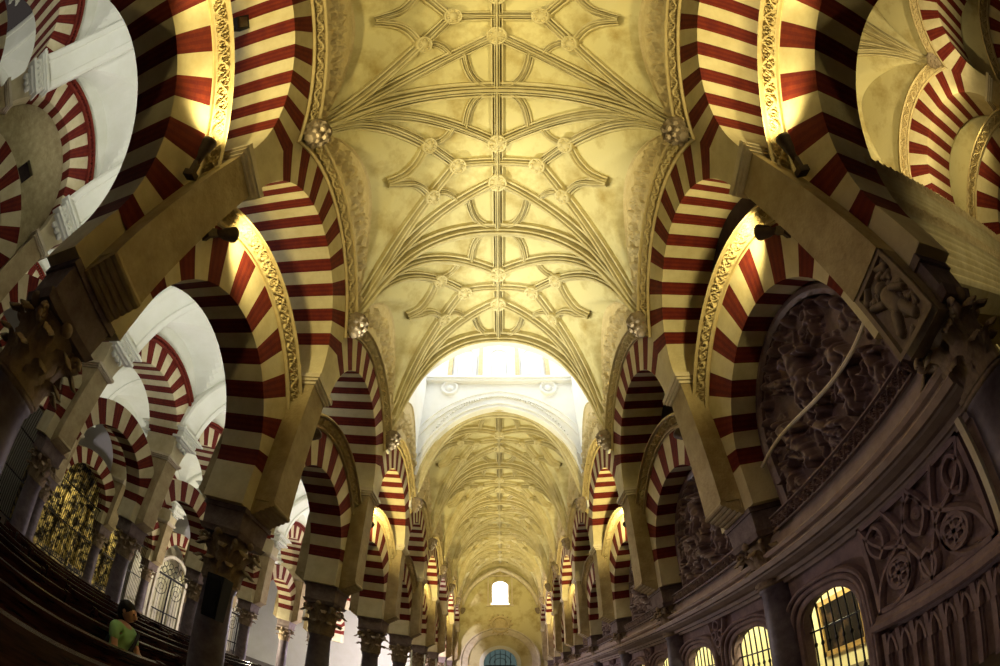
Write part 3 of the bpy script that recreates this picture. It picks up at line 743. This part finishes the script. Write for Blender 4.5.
def rel_frame():
    mb = MB(); A = np.linspace(0, pi, 41); P = np.concatenate([[(-.2, 1.4, 3.0)], np.stack([0 * A - .2, 1.4 * np.cos(A), ZL + 1.4 * np.sin(A)], -1), [(-.2, -1.4, 3.0)]])
    mb.sweep(P, (1, 0, 0), [(-.09, 0), (-.09, .1), (-.03, .14), (.03, .14), (.08, .06), (.08, 0)]); return mb.mesh('arched_frame', m_relief)
def egg_frieze():
    n, m = 640, 16; y = np.linspace(-1.5, 1.5, n); z = np.linspace(3.0, 3.22, m); Y, Z = np.meshgrid(y, z, indexing='ij'); V = (Z - 3.11) / .09
    H = scroll(Y + 9, V, .11) * (np.abs(V) < 1) * .055 + .05 * (np.abs(V) > 1.02)
    mb = MB(); mb.grid(np.stack([.14 + H, Y, Z], -1)); mb.box((-.2, -1.5, 3.0), (.14, 1.5, 3.22)); return mb.mesh('carved_frieze', m_relief)
def circ(c, r, n=28): A = np.linspace(0, 2 * pi, n, endpoint=False); return np.stack([0 * A, c[0] + r * np.cos(A), c[1] + r * np.sin(A)], -1)
def bez(p, n=16): 
    p = np.array(p, float); t = np.linspace(0, 1, n)[:, None]; m = len(p) - 1; q = sum(math.comb(m, i) * (1 - t) ** (m - i) * t ** i * p[i] for i in range(m + 1)); return np.c_[np.zeros(n), q]
def staff():
    mb = MB(); mb.tube(bez([(1.42, 3.92), (.9, 3.82), (.3, 3.75), (-.5, 4.25), (-1.0, 4.1), (-1.38, 4.0)], 30) + np.array([.08, 0, 0]), .03, 8); return mb.mesh('cloud_ledge', m_cap)
for k in range(0, 7):
    t = thing('carved_relief', 'dark carved relief crowded with figures, filling the %s arch of the nave right arcade' % b_ord(k), 'relief', (XR, by(k), 0), pi, 'carved reliefs in the right arcade')
    part('relief_panel', shared('rel%d' % (k % 3), lambda: relief_mesh(11 + k % 3)), t); part('arched_frame', shared('relf', rel_frame), t); part('carved_frieze', shared('egg', egg_frieze), t)
    if k == 0: part('cloud_ledge', shared('staff', staff), t)

# carved figure panel at the foot of the nearest right pilaster, in place of a roll corbel
def panel():
    n = 70; y = np.linspace(-.28, .28, n); z = np.linspace(2.95, 3.72, 90); Y, Z = np.meshgrid(y, z, indexing='ij'); mb = MB(); r = np.random.default_rng(5)
    caps = [(0, 3.52, .06, 0, 3.53, .06, .1), (0, 3.42, .09, .02, 3.28, .08, .1), (-.05, 3.25, .06, -.12, 3.12, .05, .09), (.05, 3.25, .06, .1, 3.1, .05, .09), (-.08, 3.42, .04, -.19, 3.5, .035, .09), (.09, 3.42, .04, .18, 3.32, .035, .09), (-.2, 3.6, .05, -.12, 3.66, .03, .07), (.17, 3.6, .05, .1, 3.66, .03, .07)]
    for _ in range(26): x, q = r.uniform(-.22, .22), r.uniform(3.0, 3.66); caps.append((x, q, .035, x + r.uniform(-.08, .08), q + r.uniform(-.08, .08), .02, r.uniform(.03, .06)))
    H = capsules(Y, Z, caps); e = np.minimum(.28 - np.abs(Y), np.minimum(Z - 2.95, 3.72 - Z)); H = np.where(e < .05, .07, H)
    mb.grid(np.stack([.66 + H, Y, Z], -1)); mb.frustum((.3, 0), (.25, .25), (.36, .28), 2.95, 3.72); return mb.mesh('carved_console', m_carved)
c = part('carved_console', panel(), None, (XR, py(0), 0), pi); tag(c, 'carved console with a small figure under the nearest right pilaster', 'console')

# mouldings, grilles, tracery of the choir wall
def omould(i, k):
    a, b = OPEN[k][i]; mb = MB()
    for e, w_, d_ in ((.05, .045, .06), (.14, .04, .1), (.22, .035, .13)):
        P = opath(a - e, b + e); P[:, 2] += e * (P[:, 2] > 0); mb.sweep(P, (-1, 0, 0), [(-w_, 0), (-w_, d_ * .8), (-w_ * .4, d_), (w_ * .4, d_), (w_, d_ * .8), (w_, 0)])
    return mb.mesh('arch_moulding', m_choir)
def grille(i, k):
    a, b = OPEN[k][i]; mb = MB(); n = 8
    for j in range(n):
        y = a + (b - a) * (j + .5) / n; z = otop(y, a, b); mb.tube([(.12, y, 0), (.12, y, z)], .014, 6)
        for zz in (.55, 1.1): mb.ball((.12, y, zz), .028, n=7, m=5, sc=(1, 1, 1.6))
    for zz in (.5, 1.3): mb.box((.105, a, zz), (.135, b, zz + .03))
    return mb.mesh('iron_grille', m_iron)
for k in range(0, 7):
    for i, (a, b) in enumerate(OPEN[k]):
        which = 'chapel opening, %s bay, right choir wall' % b_ord(k) if len(OPEN[k]) == 1 else '%s chapel opening, %s bay, right choir wall' % (('nearer', 'farther')[i], b_ord(k))
        key = '%d%d' % (i, min(k, 1))
        t = thing('arch_surround', 'moulded violet-brown stone surround, ' + which, 'arch', (XW, by(k), 0), 0, 'arched surrounds of the choir wall')
        part('arch_moulding', shared('om' + key, lambda: omould(i, k)), t)
        g = part('iron_grille', shared('gr' + key, lambda: grille(i, k)), None, (XW, by(k), 0)); tag(g, 'black iron grille, ' + which, 'grille', 'iron grilles of the choir wall')
        point((XW + 1.2, by(k) + (a + b) / 2 + (1.3 if k == 0 else -.2), 2.1), 30, (1, .95, .62), .08)
def painting(w_, h, lab, loc):
    t = thing('painting', lab, 'painting', loc); mb = MB(); mb.box((-.03, -w_, -h), (0, w_, h)); part('canvas', mb.mesh('canvas', m_canvas), t)
    mb = MB(); P = [(-.03, -w_, -h), (-.03, w_, -h), (-.03, w_, h), (-.03, -w_, h)]
    for (p, q) in zip(P, P[1:] + P[:1]):
        lo = [min(p[i], q[i]) - .06 for i in range(3)]; hi = [max(p[i], q[i]) + .06 for i in range(3)]; lo[0], hi[0] = -.07, 0; mb.box(lo, hi)
    part('gilt_frame', mb.mesh('gilt_frame', m_frame), t); return t
painting(.66, .62, 'dark oil painting in a gilt frame behind the nearest iron grille', (XW + 2.58, 6.68, 1.1))
TP = [(-.042, 0), (-.04, .05), (-.016, .1), (.016, .1), (.04, .05), (.042, 0)]
def tracery(k):
    t = thing('tracery_panel', 'blind tracery panel of flowing stone curves and roundels on the near right choir wall', 'tracery', (XW, by(k), 0))
    def loop(nm, P, parent, closed=True):
        mb = MB(); mb.sweep(P, (-1, 0, 0), TP, 0, closed, False); return part(nm, mb.mesh(nm, m_choir), parent)
    a, b, z0, z1 = -1.5, .12, 1.18, 2.24; W_ = b - a
    mb = MB(); P = [(0, a, z0), (0, b, z0), (0, b, z1), (0, a, z1)]
    for p, q in zip(P, P[1:] + P[:1]): mb.box((-.09, min(p[1], q[1]) - .03, min(p[2], q[2]) - .03), (0, max(p[1], q[1]) + .03, max(p[2], q[2]) + .03))
    part('frame', mb.mesh('frame', m_choir), t)
    for cx in (a + W_ * .25, a + W_ * .75):
        o = loop('roundel', circ((cx, 1.5), .17), t)
        for j in range(4):
            aa = pi / 4 + j * pi / 2; loop('foil', circ((cx + .075 * cos(aa), 1.5 + .075 * sin(aa)), .07, 16), o)
    for cx, cz, rr in ((a + W_ * .5, 1.95, .15), (a + W_ * .06 + .1, 1.98, .13), (b - .2, 1.98, .13), (a + W_ * .5, 1.38, .11)):
        o = loop('eyelet', np.concatenate([bez([(cx, cz - rr * 1.5), (cx - rr * 1.9, cz), (cx - rr * .3, cz + rr * 1.7), (cx, cz + rr * 1.3)], 14), bez([(cx, cz + rr * 1.3), (cx + rr * 1.5, cz + rr), (cx + rr * 1.2, cz - rr), (cx, cz - rr * 1.5)], 14)[1:-1]]), t)
        mb = MB(); mb.lathe([(rr * .5, 0), (rr * .45, .05), (rr * .2, .03), (.001, .06)], (0, cx, cz), 12, 0, Matrix.Rotation(-pi / 2, 3, 'Y')); part('rosette', mb.mesh('rosette', m_choir, True), o)
    for P in ([(a, z0), (a + .15, 1.9), (a + .5, 1.5), (a + .8, z1)], [(b, z0), (b - .15, 1.9), (b - .5, 1.5), (b - .8, z1)], [(a, z1), (a + .3, 1.55), (a + .6, 2.1), (a + .81, 1.2)], [(b, z1), (b - .3, 1.55), (b - .6, 2.1), (b - .81, 1.2)],
              [(a + .2, z0), (a + .6, 1.2), (a + .75, 1.7), (a + .4, z1)], [(b - .2, z0), (b - .6, 1.2), (b - .75, 1.7), (b - .4, z1)]):
        loop('tracery_rib', bez(P, 20), t, False)
tracery(0)
def small_tracery():
    mb = MB()
    for c, r in (((0, 2.12), .1), ((-.12, 1.92), .08), ((.12, 1.92), .08), ((0, 1.75), .08)): mb.sweep(circ(c, r), (-1, 0, 0), TP, 0, True, False)
    for s in (-1, 1): mb.sweep(bez([(s * .3, 2.22), (s * .22, 2.0), (s * .12, 1.7), (0, 1.5)]), (-1, 0, 0), TP, 0, False, False)
    return mb.mesh('tracery_panel', m_choir)
for k in range(1, 7):
    o = part('tracery_panel', shared('str', small_tracery), None, (XW, by(k), 0)); tag(o, 'small tracery spandrel between the two openings of the %s bay of the right choir wall' % b_ord(k), 'tracery', 'tracery spandrels of the choir wall')
def dado():
    mb = MB()
    for i in range(9):
        y = -1.55 + i * .21; mb.box((-.09, y - .03, 0), (0, y + .03, .9)); mb.box((-.05, y - .05, 0), (0, y + .05, .88))
        if i < 8:
            mb.sweep(bez([(y + .04, .62), (y + .04, .8), (y + .1, .86)], 8), (-1, 0, 0), TP, cap=False); mb.sweep(bez([(y + .17, .62), (y + .17, .8), (y + .1, .86)], 8), (-1, 0, 0), TP, cap=False)
    return mb.mesh('panelled_dado', m_choir)
o = part('panelled_dado', dado(), None, (XW, by(0), 0)); tag(o, 'ribbed stone panelling below the large blind tracery on the right', 'panelling')
mb = MB(); mb.box((3.62, 1.46, .4), (3.70, 1.52, 2.30)); mb.box((3.60, 1.44, .36), (3.72, 1.54, .42)); o = part('slim_post', mb.mesh('slim_post', m_cap), None); tag(o, 'slim pale upright post between the near right column and the tracery', 'post')

# moulded stone beam across the right aisle
prof = [(.62, 7.4)]
pts = np.array([(.36, 5.0), (.55, 4.75), (.8, 4.42), (1.15, 3.95)]); q = np.linspace(0, 1, 60)
cy = np.interp(q, [0, .33, .66, 1], pts[:, 0]); cz = np.interp(q, [0, .33, .66, 1], pts[:, 1])
off = .035 * np.abs(np.sin(q * pi * 15)); mb = MB()
P = np.array([[(x, a - o_, b) for a, b, o_ in zip(cy, cz, off)] + [(x, 1.6, 3.95), (x, 1.6, 5.0)] for x in (4.05, 10.4)]); mb.grid(P, 0, cv=True)
t = thing('fluted_beam', 'yellow fluted stone beam crossing the right aisle at the picture edge', 'beam')
part('beam', mb.mesh('beam', m_rib), t)
for qa in (.08, .5):
    n, m = 500, 12; X = np.linspace(4.05, 10.4, n); V = np.linspace(-1, 1, m); U, VV = np.meshgrid(X, V, indexing='ij'); H = scroll(U, VV, .16) * .035 + .01
    y0 = np.interp(qa, q, cy); z0 = np.interp(qa, q, cz); mb = MB(); mb.grid(np.stack([U, y0 - VV * .05 - .03 - H, z0 + VV * .07], -1)); part('carved_band', mb.mesh('carved_band', m_carve), t)

# ------------------------------------------------------------------ floor, outer walls
mb = MB(); mb.box((-24, -8, -.2), (12.5, 34, 0)); struct('floor', mb.mesh('floor', m_floor))
mb = MB(); mb.box((-24.2, -8, 0), (-24, 34, 11)); struct('wall_left', mb.mesh('wall_left', m_white))
mb = MB(); mb.box((-24, 33.4, 0), (-4.7, 33.6, 11)); struct('wall_left_end', mb.mesh('wall_left_end', m_white))
mb = MB(); mb.box((12.2, -8, 0), (12.4, 34, 12)); struct('wall_right_outer', mb.mesh('wall_right_outer', m_web))

# ------------------------------------------------------------------ chapels beyond the third left arcade
XS = -XB + .1
def screen():
    mb = MB()
    for j in range(27): y = -1.5 + j * 3.0 / 26; mb.tube([(0, y, .3), (0, y, 4.0 + sqrt(max(0, 1.45 ** 2 - y * y)) * .95)], .016, 5)
    for z in (.3, 2.2, 4.0): mb.box((-.03, -1.5, z), (.03, 1.5, z + .07))
    return mb.mesh('iron_screen', m_iron)
def retablo():
    n, m = 150, 150; y = np.linspace(-1.9, 1.9, n); z = np.linspace(.4, 6.5, m); Y, Z = np.meshgrid(y, z, indexing='ij'); H = .14 * np.abs(fbm(Y, Z, 4, 7, 4)) + .25 * ((np.abs(np.abs(Y) - 1.0) < .14) | (np.abs(np.abs(Y) - 1.75) < .1)) + .2 * ((np.abs(Z - 2.4) < .12) | (np.abs(Z - 4.4) < .12))
    mb = MB(); mb.grid(np.stack([H, Y, Z], -1)); mb.box((-.2, -1.9, .4), (0, 1.9, 6.5)); mb.box((-.1, -1.9, 0), (.7, 1.9, .4)); return mb.mesh('gilded_altarpiece', m_gold)
def door_lat():
    mb = MB(); mb.box((-.04, -1.5, 3.2), (.04, 1.5, 3.35)); mb.box((-.04, -.04, 0), (.04, .04, 3.2)); mb.box((-.03, -1.45, .9), (.03, 1.45, 1.0))
    for s in (-1, 1):
        for j in range(1, 6): mb.tube([(0, s * j * .25, 0), (0, s * j * .25, 3.2)], .014, 5)
        mb.tube(circ((s * .72, 2.5), .5) , .025, 6, closed=True); mb.tube(circ((s * .72, 2.5), .2), .02, 6, closed=True)
    for j in range(6): mb.tube(circ((-1.25 + j * .5, 3.6), .2, 16), .03, 6, closed=True); mb.tube(circ((-1.25 + j * .5, 4.0), .18, 16), .025, 6, closed=True)
    return mb.mesh('iron_lattice', m_iron)
for k in range(0, 7):
    o = ORD[k]
    if k in (0, 1, 2, 3):
        g = part('iron_screen', shared('scr', screen), None, (XS, by(k), 0)); tag(g, 'tall black iron screen of thin bars, %s arch beyond the left aisles' % o, 'screen', 'iron screens beyond the left aisles')
        if k < 2: continue
        a = part('gilded_altarpiece', shared('ret', retablo), None, (XS - 3.2, by(k), 0)); tag(a, 'gilded altarpiece glowing behind the %s iron screen on the left' % o, 'altarpiece', 'gilded altarpieces on the left')
        spot((XS - .5, by(k) + .9, 4.4), (XS - 3.2, by(k), 3.0), 110, (1, .9, .55), 110)
    else:
        t = thing('glazed_doorway', 'white-framed doorway with black iron lattice, %s arch beyond the left aisles' % o, 'doorway', (XS, by(k), 0), 0, 'glazed doorways beyond the left aisles')
        mb = MB(); mb.sweep(archpath(1.35, 0, 3.3)[:, [1, 0, 2]], (1, 0, 0), [(-.1, -.05), (-.1, .12), (.1, .12), (.1, -.05)]); part('door_frame', shared('dfr', lambda: mb.mesh('door_frame', m_door)), t)
        part('iron_lattice', shared('dlt', door_lat), t)
        mb2 = MB(); mb2.box((-1.7, -1.9, 0), (-1.6, 1.9, 5.5)); part('inner_door', shared('idr', lambda: mb2.mesh('inner_door', m_door)), t)
        spot((XS - .3, by(k) - .6, 4.6), (XS - 1.6, by(k) + .2, 2.0), 70, (1, .92, .6), 130)

# ------------------------------------------------------------------ pews
def pew_parts(L):
    def seat():
        mb = MB(); mb.box((-.2, -L / 2, .42), (.2, L / 2, .46)); return mb.mesh('seat', m_wood)
    def back():
        mb = MB(); mb.box((-.25, -L / 2, .5), (-.21, L / 2, .86)); mb.box((-.28, -L / 2, .86), (-.18, L / 2, .91)); mb.box((-.245, -L / 2, .46), (-.2, L / 2, .5)); return mb.mesh('backrest', m_wood)
    def end():
        mb = MB(); mb.box((-.27, -.03, 0), (.24, .03, .46)); mb.box((-.27, -.03, .46), (-.17, .03, .93)); mb.box((-.25, -.035, .58), (.2, .035, .62)); mb.box((.12, -.03, .46), (.18, .03, .58)); return mb.mesh('end_panel', m_wood)
    def shelf():
        mb = MB(); mb.box((-.42, -L / 2 + .1, .1), (-.3, L / 2 - .1, .14)); mb.box((-.3, -L / 2 + .1, .1), (-.26, -L / 2 + .2, .3)); mb.box((-.3, L / 2 - .2, .1), (-.26, L / 2 - .1, .3)); return mb.mesh('kneeler', m_wood)
    return seat, back, end, shelf
cols = [(-2.0, 'nearest the camera'), (-2.8, 'second from the camera'), (-4.75, 'nearest in the left aisle'), (-5.55, 'second in the left aisle'), (-6.35, 'third in the left aisle'), (-7.15, 'fourth in the left aisle'), (-7.95, 'fifth in the left aisle'), (-8.75, 'sixth in the left aisle')]
for x, nm in cols:
    for j, (yc, L, seg) in enumerate(((1.6, 3.4, 'near'), (5.6, 3.4, 'middle'), (9.6, 3.4, 'far'))):
        t = thing('pew', 'dark wooden pew, %s block, row %s' % (seg, nm), 'pew', (x, yc, 0), 0, 'dark wooden pews')
        s, b, e, sh = pew_parts(L); part('seat', shared('pw1', s), t); part('backrest', shared('pw2', b), t); part('kneeler', shared('pw4', sh), t)
        for q in (-1, 1): part('end_panel', shared('pw3', e), t, (0, q * (L / 2 + .03), 0))

t = thing('pew', 'dark wooden pew between two left columns, with the person in green on it', 'pew', (-3.72, 3.17, 0), 0, 'dark wooden pews')
s, b, e, sh = pew_parts(2.9); part('seat', s(), t); part('backrest', b(), t); part('kneeler', sh(), t)
for q in (-1, 1): part('end_panel', shared('pw3', e), t, (0, q * 1.48, 0))
t = thing('small_loudspeaker', 'small black box hung under the nearest upper arch on the left', 'loudspeaker', (-4.0, -1.15, 7.72))
mb = MB(); mb.frustum((0, 0), (.08, .11), (.1, .13), -.16, .16); part('cabinet', mb.mesh('cabinet', m_black), t)
mb = MB(); mb.box((-.02, -.02, .16), (.02, .02, .24)); mb.box((.085, -.09, -.12), (.1, .09, .12)); part('grille', mb.mesh('grille', m_lamp), t)

# ------------------------------------------------------------------ visitor sitting on a pew
def skinned(nm, verts, edges, rad, mt, sub=2):
    me = bpy.data.meshes.new(nm); me.from_pydata(verts, edges, []); o = bpy.data.objects.new(nm, me); COL.objects.link(o); me.materials.append(mt)
    sk = o.modifiers.new('skin', 'SKIN'); sk.use_smooth_shade = True
    for i, r_ in enumerate(rad): me.skin_vertices[0].data[i].radius = r_ if isinstance(r_, tuple) else (r_, r_)
    me.skin_vertices[0].data[0].use_root = True
    ss = o.modifiers.new('sub', 'SUBSURF'); ss.levels = ss.render_levels = sub; return o
px_, py_ = -3.72, 3.35
pt = thing('person', 'seated person with dark hair in a green t-shirt with a dark strap', 'person', (px_, py_, 0), R(-75))
V = [(0, 0, .56), (0, .0, .72), (0, .03, .92), (0, .02, 1.05), (0, .03, 1.13),
     (-.1, .02, .53), (-.13, .42, .52), (-.13, .44, .1), (-.13, .56, .05), (.1, .02, .53), (.13, .42, .52), (.13, .44, .1), (.13, .56, .05),
     (-.19, .02, 1.02), (-.25, .1, .78), (-.18, .34, .68), (.19, .02, 1.02), (.25, .1, .78), (.18, .34, .68)]
Ed = [(0, 1), (1, 2), (2, 3), (3, 4), (0, 5), (5, 6), (6, 7), (7, 8), (0, 9), (9, 10), (10, 11), (11, 12), (3, 13), (13, 14), (14, 15), (3, 16), (16, 17), (17, 18)]
rd = [(.15, .11), (.14, .1), (.16, .11), (.11, .08), .05, .09, .07, .05, .04, .09, .07, .05, .04, .055, .042, .032, .055, .042, .032]
body = skinned('body', V, Ed, rd, m_skin); body.parent = pt
sh = skinned('tshirt', [(0, 0, .6), (0, 0, .72), (0, .03, .92), (0, .02, 1.04), (-.19, .02, 1.02), (-.23, .07, .86), (.19, .02, 1.02), (.23, .07, .86)], [(0, 1), (1, 2), (2, 3), (3, 4), (4, 5), (3, 6), (6, 7)], [(.17, .13), (.16, .12), (.18, .13), (.12, .095), .07, .065, .07, .065], m_shirt); sh.parent = pt
tr = skinned('trousers', [(0, 0, .54), (-.1, .03, .53), (-.13, .42, .52), (-.13, .44, .14), (.1, .03, .53), (.13, .42, .52), (.13, .44, .14)], [(0, 1), (1, 2), (2, 3), (0, 4), (4, 5), (5, 6)], [(.16, .12), .1, .082, .065, .1, .082, .065], m_trouser); tr.parent = pt
mb = MB(); mb.ball((0, .05, 1.25), .1, n=20, m=14, sc=(.85, 1, 1.15)); mb.ball((0, .155, 1.24), .02, n=8, m=6, sc=(.8, 1.2, 1.4))
for s in (-1, 1): mb.ball((s * .088, .04, 1.25), .025, n=8, m=6, sc=(.5, 1, 1.4))
part('head', mb.mesh('head', m_skin, True), pt)
for s in (-1, 1):
    mb = MB(); mb.ball((s * .034, .143, 1.268), .011, n=8, m=6); part('eye', mb.mesh('eye', m_hair, True), pt)
mb = MB(); mb.ball((0, .146, 1.198), .016, n=10, m=6, sc=(1.5, .5, .45)); part('mouth', mb.mesh('mouth', m_red2, True), pt)
mb = MB(); mb.ball((0, .025, 1.285), .108, n=20, m=12, sc=(.92, 1, 1.05)); mb.ball((0, -.03, 1.22), .09, n=16, m=10, sc=(.95, .75, 1.25)); part('hair', mb.mesh('hair', m_hair, True), pt)
for s in (-1, 1):
    hv = [(s * .18, .34, .68), (s * .165, .39, .665), (s * .16, .425, .66)]; he = [(0, 1), (1, 2)]; hr = [.03, .036, .034]
    for f in range(4):
        b_ = len(hv); x = s * (.135 + f * .017); hv += [(x, .45, .655), (x, .475 + .008 * (1 - abs(f - 1.5)), .645), (x, .49, .625)]; he += [(2, b_), (b_, b_ + 1), (b_ + 1, b_ + 2)]; hr += [.0095, .009, .008]
    b_ = len(hv); hv += [(s * .125, .40, .66), (s * .105, .43, .65)]; he += [(1, b_), (b_, b_ + 1)]; hr += [.012, .01]
    h = skinned('hand', hv, he, hr, m_skin, 1); h.parent = pt
mb = MB(); t_ = np.linspace(0, 1, 12); mb.sweep(np.stack([-.16 + .32 * t_, -.12 - .03 * np.sin(pi * t_), 1.06 - .42 * t_], -1), (0, -1, .2), [(-.025, 0), (-.025, .012), (.025, .012), (.025, 0)]); mb.sweep(np.stack([-.16 + .32 * t_, .13 + .035 * np.sin(pi * t_), 1.06 - .42 * t_], -1), (0, 1, .2), [(-.025, 0), (-.025, .012), (.025, .012), (.025, 0)]); part('strap', mb.mesh('strap', m_black), pt)

# ------------------------------------------------------------------ loudspeaker on the second left column, slim posts
t = thing('loudspeaker', 'black loudspeaker fixed to the second column of the nave left arcade', 'loudspeaker', (-3.6, 4.80, 0))
mb = MB(); mb.frustum((0, 0), (.13, .1), (.15, .12), 1.7, 2.35); part('cabinet', mb.mesh('cabinet', m_black), t)
mb = MB(); mb.box((-.11, -.135, 1.76), (.11, -.115, 2.28)); part('grille', mb.mesh('grille', m_iron), t)
mb = MB(); mb.box((-.03, .1, 1.95), (.03, .2, 2.05)); part('bracket', mb.mesh('bracket', m_black), t)
for i, (x, y) in enumerate(((-2.6, 13.2), (-2.5, 15.0), (-2.4, 17.0), (-2.3, 19.0))):
    t = thing('processional_candle', 'slim white candle on a tall stand, %s along the left side of the nave' % ORD[i], 'candle', (x, y, 0), 0, 'slim white candles by the left arcade')
    mb = MB(); mb.lathe([(.16, 0), (.16, .03), (.04, .08), (.025, .15), (.022, 1.3), (.06, 1.34), (.06, 1.38)], n=12); part('stand', shared('cst', lambda: mb.mesh('stand', m_iron, True)), t)
    mb2 = MB(); mb2.lathe([(.028, 1.38), (.028, 2.6), (.005, 2.63)], n=10); part('candle', shared('cdl', lambda: mb2.mesh('candle', m_white, True)), t)
